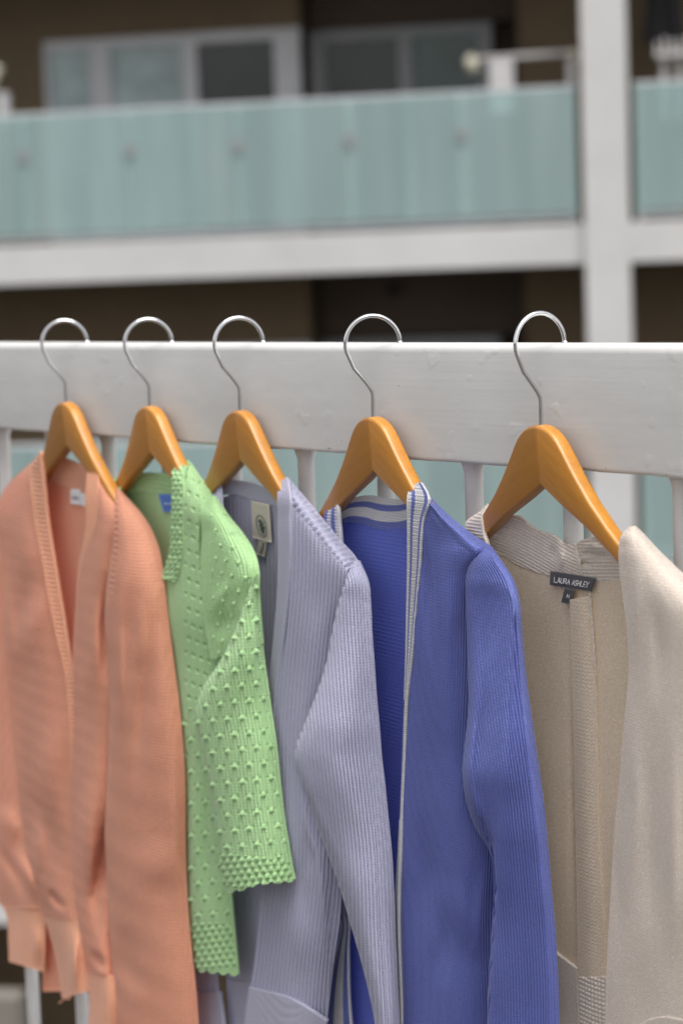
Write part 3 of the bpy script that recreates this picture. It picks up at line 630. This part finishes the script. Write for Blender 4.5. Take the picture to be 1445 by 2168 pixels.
cloth(G, 'sleeve_cap', lr([(441, 1049), (424, 1076), (427, 1130), (424, 1180), (427, 1250), (432, 1310), (440, 1360), (447, 1396)], [(458, 1050), (484, 1090), (513, 1126), (537, 1164), (549, 1208), (550, 1262), (553, 1320), (556, 1362)],
      [[0, .2, 0, -.6], [1.5, 1.9, 1.4, -.2], [1.7, 2.4, 2.0, .1], [1.7, 2.5, 2.4, .5], [1.7, 2.4, 2.6, 1.0], [1.7, 2.3, 2.4, 1.0], [1.7, 2.2, 2.2, 1.0], [1.7, 2.0, 2.0, 1.0]]), m, 240, 360,
      relief=addf(sv2, lambda d: bobbles(.0250, .0150, .0022, .0026)(d)*np.clip((d['X']-440)/14, 0, 1)), folds=[([(440, 1322), (462, 1265), (488, 1222)], 13, .35), ([(455, 1358), (478, 1318), (505, 1288)], 18, -.35), ([(500, 1130), (528, 1200), (535, 1280)], 12, .2)], th=.0025)
cloth(G, 'sleeve', tube([(534, 1226), (509, 1300), (490, 1350), (460, 1408), (428, 1455), (412, 1505), (420, 1570), (434, 1640), (448, 1710), (460, 1790), (466, 1840), (473, 1886)],
      [(549, 1212), (551, 1290), (556, 1340), (560, 1390), (567, 1440), (575, 1500), (587, 1580), (594, 1650), (602, 1720), (613, 1790), (620, 1830), (626, 1858)],
      [2.0, 2.3, 2.4, 2.5], [.8, .8, .7, .7], [.4, .9, 1.4, 1.9, 2.1], .42), m, 300, 760,
      relief=addf(sv, lambda d: bobbles(31., 34., 4.9, .0033, 'bx', 'by')(d)*(hemmask(1800)(d) < .5), lambda d: bobbles(15.5, 13.5, 5.4, .0030, 'bx', 'by')(d)*hemmask(1805)(d)*(hemmask(1873)(d) < .5)), back=1.2, axis=math.radians(8),
      xyfn=lambda X, Y, S, T: (X, Y+6*np.abs(np.sin(np.pi*S*6))*np.clip((T-.975)/.025, 0, 1)+3*np.sin(S*9)*np.clip((T-.9)/.1, 0, 1)), rough_amp=.05)

# ------------------------------------------------------------------ the lilac cardigan
G = Garment(2, 'lilac_cardigan', 'pale lilac cardigan with vertical ribs and a cream oval label at the neck'); m = K['lilac']; mp = K['lilac_plain']
rb = ribs('pxL', 8.3, .0030, 1.7)
cloth(G, 'back_panel', [[(445, 1062, -.2), (495, 1047, -1.0), (535, 1060, -1.2), (605, 1070, -.9)], [(455, 1200, -.9), (500, 1200, -1.2), (560, 1200, -1.2), (610, 1200, -1)], [(500, 1450, -1.2), (530, 1450, -1.3), (570, 1450, -1.2), (610, 1450, -1.1)],
      [(478, 1880, -1.0), (500, 1880, -1), (540, 1880, -1), (600, 1880, -1)], [(479, 2075, -.9), (500, 2078, -.9), (530, 2080, -.9), (580, 2085, -.9)]], mp, 260, 160, relief=ribs('X', 8.6, .0018, 2.0))
cloth(G, 'hem', lr([(479, 2073), (482, 2130), (486, 2210)], [(582, 2083), (575, 2140), (570, 2210)], [-.85, -.85]), mp, 30, 20, relief=ribs('u', .003, .0004), th=.004)
cloth(G, 'neckband', [[(448, 1034, .6), (478, 1016, -.5), (507, 1018, -1.1), (550, 1029, -1.2), (608, 1045, -.8)], [(448, 1062, .3), (482, 1046, -.6), (509, 1050, -1.0), (550, 1063, -1.1), (606, 1074, -.8)]], mp, 80, 26, relief=ribs('z', .0028, .0003), th=.004)
Q = [(532, 1060), (569, 1068), (574, 1149), (535, 1138)]
lb = patch(G, 'label', Q, -.85, K['tag_cream'], G.root, wave=.07, n=16, lean=.12)
ov = [(.5+.27*math.cos(a)+.14*math.sin(a)*.5, .62+.27*math.sin(a)) for a in np.linspace(0, 2*math.pi, 40)]
leafs = []
for cx, cy, r in ((.42, .50, .09), (.52, .56, .10), (.60, .66, .10), (.50, .70, .10), (.58, .76, .08), (.44, .62, .07)):
    leafs += [[(cx+r*math.cos(t*2.1+k)*math.cos(t), cy+r*.45*math.sin(t)) for t in np.linspace(0, 6.28, 14)] for k in (0, 1.3)]
strokes(G, 'emblem', Q, -.66, [ov], K['ink_green'], lb, .00045); strokes(G, 'emblem', Q, -.67, leafs+[[(.52, .5), (.56, .68), (.54, .84)]], K['ink_green'], lb, .00038)
Q2 = [(548, 1141), (564, 1145), (559, 1179), (541, 1172)]
tb = patch(G, 'size_tab', Q2, -.9, K['tag_cream'], lb, wave=.05)
strokes(G, 'lettering', Q2, -.8, [[(.45, .2), (.8, .22)], [(.5, .32), (.78, .36)], [(.42, .45), (.75, .5)], [(.4, .58), (.72, .62)], [(.3, .72), (.6, .78)]], K['ink_grey'], tb, .0006)
cloth(G, 'front_panel', lr([(449, 1029), (445, 1060), (425, 1200), (400, 1600), (404, 2000), (406, 2105)], [(466, 1013), (468, 1050), (480, 1200), (468, 1600), (452, 2000), (461, 2104)], [[.3, .2], [1.0, 1.0], [.6, .6], [.3, .3], [.4, .4], [.4, .4]]), m, 80, 160, relief=rb)
cloth(G, 'hem', lr([(405, 2102), (405, 2150), (408, 2210)], [(463, 2101), (470, 2150), (476, 2210)], [.5, .7, .6]), mp, 30, 20, relief=ribs('u', .003, .0004), th=.0045)
fL = [(589, 1022), (588, 1045), (588, 1090), (588, 1140), (588, 1190), (585, 1270), (578, 1350), (570, 1440), (562, 1550), (560, 1650), (557, 1750), (554, 1870), (545, 1970), (536, 2050), (528, 2096)]
fR = [(608, 1009), (640, 1046), (682, 1096), (722, 1144), (757, 1186), (752, 1260), (738, 1345), (722, 1430), (700, 1540), (695, 1640), (706, 1750), (722, 1868), (717, 1960), (705, 2045), (692, 2160)]
ws = [[.2, .3, .1, -.2, -.7], [.9, 1.0, .8, .1, -.9], [1.2, 1.4, 1.3, .6, -.9], [1.3, 1.6, 1.6, 1.0, -.9], [1.3, 1.7, 1.8, 1.3, -.8], [1.3, 1.7, 1.8, 1.5, .8]]+[[1.3, 1.7, 1.9, 1.1, .2]]*4+[[1.3, 1.8, 2.0, 1.4, .2]]*5
fold_l = [([(627, 1640), (649, 1754), (673, 1816), (677, 1858), (687, 1980), (694, 2120)], 9, .35), ([(700, 1800), (702, 1930), (700, 2050)], 14, -.35), ([(600, 1860), (620, 1960), (640, 2080)], 24, .22), ([(655, 1740), (640, 1850), (655, 2000)], 16, -.2)]
cloth(G, 'front_panel', lr(fL, fR, ws, cols=[0, .3, .6, .82, 1]), m, 520, 320, relief=over_shoulder(rb, fR[:5], 34, 1.0), folds=fold_l, rough_amp=.04)
cloth(G, 'hem', [[(527, 2090, 1.6), (570, 2101, 2.0), (610, 2112, 2.2), (655, 2138, 2.0), (692, 2163, .8)], [(520, 2140, 1.6), (565, 2150, 2.0), (605, 2160, 2.2), (648, 2185, 2.0), (684, 2200, .8)], [(512, 2200, 1.6), (560, 2210, 2.0), (600, 2220, 2.2), (640, 2235, 2.0), (676, 2245, .8)]], mp, 60, 30, relief=ribs('u', .003, .0004), folds=fold_l[:3], th=.0045)
cloth(G, 'placket', lr([(588, 1021), (587, 1045), (587, 1100), (588, 1190), (585, 1270), (578, 1350), (569, 1440), (561, 1550)], [(606, 1011), (612, 1042), (613, 1100), (613, 1190), (607, 1270), (598, 1350), (586, 1440), (575, 1550)], [[.4, .35], [1.15, 1.15], [1.4, 1.6], [1.45, 1.75], [1.45, 1.75], [1.4, 1.7], [1.4, 1.7], [1.4, 1.7]]), mp, 24, 280,
      relief=lambda d: .0004*np.cos(2*np.pi*(d['z']+d['u']*.5)/.0034), th=.0045)
cloth(G, 'sleeve', tube([(751, 1184), (734, 1220), (717, 1270), (703, 1330), (690, 1400), (668, 1470), (640, 1540), (621, 1592), (630, 1650), (655, 1712), (682, 1780), (715, 1870), (745, 1970), (770, 2060), (790, 2150), (798, 2210)],
      [(762, 1187), (780, 1230), (785, 1280), (788, 1340), (793, 1410), (798, 1480), (804, 1545), (808, 1600), (815, 1660), (822, 1730), (829, 1800), (834, 1890), (837, 1980), (841, 2070), (845, 2150), (847, 2210)],
      [.2, 1.5, 1.6, 1.6, 1.7, 1.9, 2.0, 1.6], [-.5, -.3, 0, .3, .4], [.1, .5, .8, 1.1, 1.5, 2.0, 2.5, 2.8, 2.7, 2.5, 2.3], .45), m, 400, 320,
      relief=ribs('pxR', 7.9, .0028, 1.7), back=1.5, folds=[([(640, 1600), (660, 1690), (720, 1840)], 8, .2), ([(725, 1500), (700, 1600), (740, 1760)], 26, .25), ([(790, 1650), (800, 1850), (815, 2100)], 10, .18)], rough_amp=.03)

# ------------------------------------------------------------------ the blue cardigan
G = Garment(3, 'blue_cardigan', 'cobalt blue ribbed cardigan with blue and white striped neckband'); m = K['blue']; mi_ = K['blue_in']; wt = K['white']
waffle = lambda d: .00016*(np.cos(2*np.pi*d['u']/.0046)+np.cos(2*np.pi*d['z']/.0040))
cloth(G, 'back_panel', [[(700, 1120, 0), (745, 1104, -1.0), (798, 1118, -1.2), (880, 1112, -.9)], [(700, 1250, -.9), (760, 1250, -1.2), (820, 1250, -1.2), (885, 1250, -1)], [(690, 1500, -1.2), (760, 1500, -1.3), (830, 1500, -1.3), (890, 1500, -1.1)],
      [(690, 1850, -1.2), (760, 1850, -1.5), (830, 1850, -1.4), (890, 1850, -1.2)], [(690, 2210, -1.2), (760, 2210, -1.6), (830, 2210, -1.4), (890, 2210, -1.2)]], mi_, 260, 420, relief=waffle)
band = lambda S, T, X, Y: np.where(T < .19, 0, np.where(T < .40, 1, np.where(T < .74, 0, 1)))
cloth(G, 'neckband', [[(700, 1086, .6), (738, 1056, -.7), (775, 1049, -1.15), (810, 1055, -1.2), (842, 1056, -1.1), (885, 1045, -.5)], [(700, 1124, .2), (738, 1106, -.7), (765, 1110, -1.05), (800, 1120, -1.1), (842, 1121, -1.05), (885, 1108, -.6)]], wt, 110, 60, mats=[wt, m], matfn=band, relief=ribs('z', .0026, .0006), th=.004)
stripe = lambda S, T, X, Y: np.where(S < .20, 0, np.where(S < .38, 1, np.where(S < .80, 0, 1)))
stripeL = lambda S, T, X, Y: np.where(S < .22, 1, np.where(S < .48, 0, np.where(S < .74, 1, 0)))
cloth(G, 'collar', lr([(699, 1062), (687, 1086), (683, 1112), (690, 1140), (700, 1240)], [(713, 1045), (714, 1075), (716, 1106), (719, 1140), (722, 1240)], [[.2, .2], [1.0, 1.1], [1.1, 1.2], [1.0, 1.2], [.6, .9]]), wt, 60, 120, mats=[wt, m], matfn=stripeL, relief=ribs('z', .0032, .0010), th=.004)
cloth(G, 'front_panel', lr([(640, 1150), (600, 1400), (580, 1800), (600, 2210)], [(712, 1150), (716, 1400), (712, 1800), (690, 2210)], [.2, .3]), m, 60, 60)
cloth(G, 'placket', lr([(722, 1870), (721, 1895), (717, 1932), (721, 1965), (713, 2005), (701, 2055), (690, 2120), (680, 2200)], [(736, 1870), (736, 1895), (735, 1932), (737, 1965), (735, 2005), (735, 2055), (737, 2120), (743, 2200)], [[.5, .35, .2]]*8), wt, 80, 160, mats=[wt, m],
      matfn=lambda S, T, X, Y: np.where(S < .14, 0, np.where(S < .36, 1, np.where(S < .74, 0, 1))), relief=ribs('z', .0026, .0006), th=.004)
bL = [(868, 1028), (863, 1050), (862, 1090), (862, 1130), (862, 1165), (861, 1230), (860, 1320), (858, 1420), (853, 1520), (849, 1620), (846, 1720), (843, 1820), (839, 1920), (839, 2020), (843, 2110), (847, 2210)]
bR = [(886, 1020), (907, 1047), (957, 1097), (1012, 1139), (1039, 1158), (1016, 1220), (1010, 1310), (1012, 1410), (1018, 1520), (1024, 1620), (1044, 1720), (1062, 1810), (1062, 1920), (1058, 2020), (1054, 2110), (1054, 2210)]
wsb = [[.4, .5, .4, .2, -.5], [1.0, 1.2, 1.2, 1.0, -.6], [1.2, 1.5, 1.5, 1.2, -.7], [1.3, 1.7, 1.7, 1.3, -.7], [1.3, 1.8, 1.9, 1.4, -.6], [1.3, 1.8, 1.9, 1.4, .5]]+[[1.3, 1.9, 2.0, 1.2, .2]]*5+[[1.3, 1.9, 2.1, 1.4, .2]]*5
brib = ribs('pxL', 5.7, .0020)
cloth(G, 'front_panel', lr(bL, bR, wsb, cols=[0, .3, .6, .82, 1]), m, 560, 300, relief=over_shoulder(brib, bR[:5], 36, 1.0),
      folds=[([(895, 1110), (905, 1250), (900, 1400)], 10, -.25), ([(940, 1130), (950, 1300), (945, 1500)], 18, .2), ([(1035, 1800), (1020, 1900), (1010, 2050)], 14, .3), ([(880, 1700), (900, 1850), (880, 2050)], 24, -.25), ([(960, 1850), (985, 1960), (1000, 2040)], 26, .25), ([(925, 1900), (940, 1980), (930, 2100)], 18, -.2)], rough_amp=.05)
cloth(G, 'placket', lr([(866, 1029), (861, 1052), (861, 1100), (861, 1200), (859, 1300), (857, 1400), (854, 1480), (850, 1600), (845, 1720), (841, 1810), (836, 1900), (837, 2000), (842, 2070), (846, 2200)],
      [(889, 1020), (904, 1048), (893, 1100), (885, 1200), (876, 1300), (867, 1400), (857, 1480), (852, 1600), (847, 1720), (844, 1810), (841, 1900), (842, 2000), (845, 2070), (848, 2200)],
      [[.75, .75], [1.4, 1.5], [1.55, 1.8], [1.5, 1.8], [1.5, 1.75], [1.5, 1.75], [1.5, 1.7], [1.5, 1.6], [1.5, 1.6], [1.5, 1.65], [1.5, 1.65], [1.5, 1.65], [1.5, 1.6], [1.5, 1.6]]), wt, 50, 420, mats=[wt, m], matfn=lambda S, T, X, Y: np.where(Y > 1735, 0, np.where(Y > 1480, 1, stripe(S, T, X, Y))), relief=ribs('z', .0034, .0009), th=.004)
sL = [(1030, 1153), (1000, 1180), (986, 1215), (985, 1270), (987, 1340), (989, 1420), (990, 1500), (983, 1570), (977, 1635), (985, 1695), (1006, 1755), (1035, 1802), (1044, 1860), (1040, 1960), (1033, 2080), (1028, 2210)]
sR = [(1041, 1157), (1064, 1190), (1086, 1225), (1101, 1275), (1106, 1340), (1113, 1420), (1123, 1500), (1133, 1570), (1143, 1640), (1151, 1700), (1158, 1770), (1164, 1840), (1169, 1900), (1176, 1980), (1182, 2090), (1184, 2210)]
cx = [1036, 1040, 1056, 1074, 1070, 1065, 1060, 1056, 1052, 1050, 1049, 1048, 1050, 1046, 1039, 1034]
cols = []
for a, b, c in zip(sL, sR, cx):
    q = (c-a[0])/(b[0]-a[0]); cols.append([0, q*.07, q*.5, q, q+(1-q)*.5, q+(1-q)*.9, 1])
cloth(G, 'sleeve', lr(sL, sR, [[.1, .1, .1, 0, -.2, -.4, -.6], [1.3, 1.5, 1.9, 1.9, 1.3, .3, -.3], [1.5, 1.9, 2.5, 2.6, 2.0, .8, .1], [1.5, 1.9, 2.5, 2.9, 2.4, 1.3, .4]]+[[1.5, 2.0, 2.7, 3.3, 2.8, 1.6, .6], [1.6, 2.3, 3.2, 3.8, 3.2, 1.9, .8], [1.8, 2.8, 3.8, 4.3, 3.6, 2.2, 1.0], [2.0, 3.2, 4.4, 4.8, 4.0, 2.4, 1.0], [2.1, 3.4, 4.7, 5.1, 4.2, 2.4, 1.0], [2.0, 3.2, 4.4, 4.9, 4.1, 2.4, 1.0]]+[[2.0, 2.9, 3.8, 4.6, 4.0, 2.4, 1.0]]+[[2.2, 2.8, 3.4, 4.3, 3.8, 2.3, 1.0], [2.2, 2.7, 3.2, 4.1, 3.6, 2.2, .9]]+[[2.2, 2.6, 3.1, 3.8, 3.4, 2.0, .8]]*3, cols=cols), m, 330, 340,
      relief=ribs('pxR', 6.3, .0021), back=1.5, folds=[([(1052, 1330), (1030, 1420), (1026, 1540)], 14, .25), ([(1004, 1450), (1012, 1560), (1000, 1680)], 10, -.25), ([(1000, 1660), (1020, 1730), (1046, 1790)], 10, .25)], rough_amp=.03)

# ------------------------------------------------------------------ the beige cardigan
G = Garment(4, 'beige_cardigan', 'beige glitter knit cardigan with black neck label, rightmost on the rail'); m = K['beige']; mi_ = K['beige_in']
cloth(G, 'back_panel', [[(1010, 1150, 0), (1080, 1183, -1.1), (1165, 1214, -1.25), (1250, 1228, -1.25), (1345, 1224, -.9)], [(1040, 1300, -.8), (1100, 1300, -1.2), (1180, 1300, -1.3), (1260, 1300, -1.3), (1350, 1300, -1)], [(1060, 1500, -1.1), (1120, 1500, -1.3), (1190, 1500, -1.35), (1270, 1500, -1.2), (1350, 1500, -1)],
      [(1090, 1800, -1.2), (1150, 1800, -1.3), (1200, 1800, -1.4), (1270, 1800, -1.2), (1330, 1800, -1)], [(1110, 2210, -1.2), (1160, 2210, -1.3), (1205, 2210, -1.4), (1270, 2210, -1.2), (1320, 2210, -1)]], mi_, 180, 300, relief=None,
      folds=[([(1208, 1290), (1214, 1600), (1219, 2050)], 12, -.35), ([(1160, 1400), (1165, 1700), (1180, 1950)], 30, .15)])
nbL = cloth(G, 'neckband', [[(1012, 1140, .5), (1040, 1112, -.3), (1088, 1091, -1.0), (1128, 1119, -1.25), (1172, 1136, -1.1), (1190, 1151, -.95), (1217, 1151, -1.0)], [(1014, 1150, .3), (1042, 1135, -.4), (1085, 1135, -1.0), (1125, 1162, -1.2), (1170, 1178, -1.05), (1198, 1188, -.75), (1224, 1186, -.85)],
      [(1014, 1158, .2), (1044, 1164, -.5), (1080, 1187, -1.0), (1122, 1207, -1.15), (1165, 1218, -1.15), (1200, 1224, -1.05), (1234, 1228, -1.15)]], m, 150, 60, relief=lambda d: .0003*np.cos(2*np.pi*(d['z']+d['u']*.25)/.0032), folds=[([(1182, 1150), (1188, 1180), (1185, 1215)], 7, .3), ([(1170, 1150), (1172, 1190)], 7, -.2)], th=.004)
cloth(G, 'neckband', [[(1204, 1160, -1.25), (1222, 1148, -1.1), (1242, 1140, -1.0), (1266, 1137, -.95), (1300, 1150, -.85), (1345, 1165, -.3)], [(1212, 1195, -1.25), (1226, 1190, -1.1), (1245, 1188, -1.0), (1268, 1188, -1.0), (1302, 1190, -.95), (1345, 1195, -.6)],
      [(1222, 1229, -1.25), (1236, 1231, -1.2), (1252, 1232, -1.15), (1275, 1232, -1.15), (1312, 1229, -1.1), (1345, 1226, -.8)]], m, 110, 60, relief=lambda d: .0003*np.cos(2*np.pi*(d['z']-d['u']*.1)/.0032), folds=[([(1220, 1178), (1245, 1172), (1300, 1180)], 5, -.35), ([(1222, 1196), (1236, 1192), (1256, 1200)], 5, -.3), ([(1226, 1160), (1250, 1155), (1285, 1165)], 7, .2)], th=.004)
cloth(G, 'collar', lr([(1012, 1084), (985, 1106), (990, 1130), (1008, 1155), (1030, 1230)], [(1031, 1066), (1019, 1094), (1021, 1126), (1028, 1150), (1042, 1230)], [[.2, .2], [1.0, 1.1], [1.1, 1.2], [1.0, 1.2], [.6, .8]]), m, 40, 140, relief=ribs('z', .0032, .0006), th=.004)
cloth(G, 'front_panel', lr([(930, 1200), (880, 1500), (890, 1900), (900, 2210)], [(1036, 1180), (1060, 1500), (1110, 1900), (1140, 2210)], [.2, .3]), m, 50, 60)
st = cloth(G, 'seam_band', lr([(1205, 1270), (1210, 1400), (1215, 1600), (1219, 1800), (1222, 1950), (1223, 2071)], [(1247, 1262), (1257, 1400), (1263, 1600), (1268, 1800), (1277, 1950), (1282, 2071)], [-.75, -.7, -.95]), mi_, 50, 420, relief=lambda d: .00012*np.sin(d['z']*2*np.pi/.0036+np.sin(d['u']*1300)*1.5), th=.005)
cloth(G, 'hem', lr([(1222, 2069), (1223, 2130), (1224, 2210)], [(1283, 2069), (1284, 2130), (1284, 2210)], [-.7, -.62, -.85]), m, 60, 70, relief=lambda d: .0004*(np.cos(2*np.pi*d['u']/.0044)+np.cos(2*np.pi*d['z']/.0042)), th=.005)
cloth(G, 'hem', lr([(1140, 1990), (1140, 2100), (1140, 2210)], [(1219, 2050), (1221, 2130), (1222, 2210)], [-1.05, -1.0]), m, 50, 50, relief=lambda d: .0002*np.cos(2*np.pi*(d['z']+d['u']*.6)/.0050), th=.003)
strokes(G, 'stitching', [(0, 0), (1445, 0), (1445, 2168), (0, 2168)], -.62, [[((1246+(i % 3)*1.2+i*.42)/1445, (1256+i*5)/2168), ((1248-(i % 2)*1.5+i*.42)/1445, (1261+i*5)/2168)] for i in range(34)], K['white'], st, .0004)
Q = [(1164, 1209), (1260, 1224), (1250, 1253), (1163, 1239)]
lb = patch(G, 'label', Q, -.82, K['tag_black'], G.root, n=14, wave=.03)
strokes(G, 'lettering', Q, -.74, word('LAURA', .10, .46, .38, .74)+word('ASHLEY', .52, .90, .38, .74), K['ink_silver'], lb, .00042)
Q2 = [(1195, 1245), (1214, 1249), (1208, 1281), (1187, 1276)]
tb = patch(G, 'size_tab', Q2, -.80, K['tag_black'], lb, wave=.03); strokes(G, 'lettering', Q2, -.74, word('M', .42, .66, .38, .60), K['ink_silver'], tb, .0004)
fL = [(1331, 1115), (1316, 1131), (1309, 1162), (1310, 1205), (1317, 1260), (1326, 1330), (1330, 1420), (1320, 1530), (1311, 1640), (1300, 1760), (1293, 1880), (1286, 2000), (1282, 2100), (1280, 2220)]
fR = [(1345, 1113), (1362, 1129), (1388, 1158), (1430, 1199), (1500, 1262), (1560, 1320), (1580, 1420), (1585, 1530), (1590, 1640), (1595, 1760), (1600, 1880), (1600, 2000), (1600, 2100), (1600, 2220)]
cloth(G, 'front_panel', lr(fL, fR, [[0, .1, .1, -.2, -.5], [.7, .9, .7, .1, -.8], [1.1, 1.3, 1.1, .4, -.9], [1.2, 1.5, 1.4, .6, -1.0], [1.2, 1.7, 1.8, 1.0, -.9], [1.2, 1.8, 2.1, 1.6, -.6]]+[[1.2, 1.9, 2.2, 1.8, .8]]*8, cols=[0, .22, .5, .78, 1]), m, 200, 320, relief=None,
      folds=[([(1352, 1180), (1345, 1300), (1340, 1420)], 12, .25), ([(1385, 1250), (1395, 1380), (1385, 1500)], 16, -.3), ([(1340, 1480), (1345, 1700), (1325, 1950)], 16, .3), ([(1385, 1600), (1380, 1800), (1375, 2000)], 20, -.35), ([(1425, 1500), (1425, 1750), (1420, 2050)], 18, .4), ([(1300, 1760), (1310, 1900), (1305, 2060)], 12, -.15)], rough_amp=.05)
cloth(G, 'hem', [[(1350, 2172, 1.9), (1375, 2158, 2.2), (1405, 2153, 2.35), (1445, 2160, 2.3), (1600, 2180, 1.0)], [(1345, 2230, 1.9), (1375, 2230, 2.2), (1405, 2230, 2.35), (1445, 2230, 2.3), (1600, 2230, 1.0)]], m, 70, 20, relief=ribs('u', .0042, .0010), th=.004)
# one loose yarn end hangs from the orange hem
G0 = [o for o in C.objects if o.name == 'orange_cardigan'][0]
g = Garment.__new__(Garment); g.root = G0; th0 = TH[0]; g.eu = np.array([math.cos(th0), -math.sin(th0), 0]); g.ew = np.array([-math.sin(th0), -math.cos(th0), 0]); g.ez = np.array([0, 0, 1.]); g.o = np.array(G0.location)
yarn = np.array([g.at(np.array(x), np.array(y), w) for x, y, w in ((150, 2108, 1.9), (146, 2116, 2.1), (138, 2114, 2.2), (131, 2121, 2.2), (124, 2124, 2.1))])-g.o
MB().tube(catmull(yarn, 5), .0008, 6).build('loose_yarn', K['orange_rib'], G0, True)
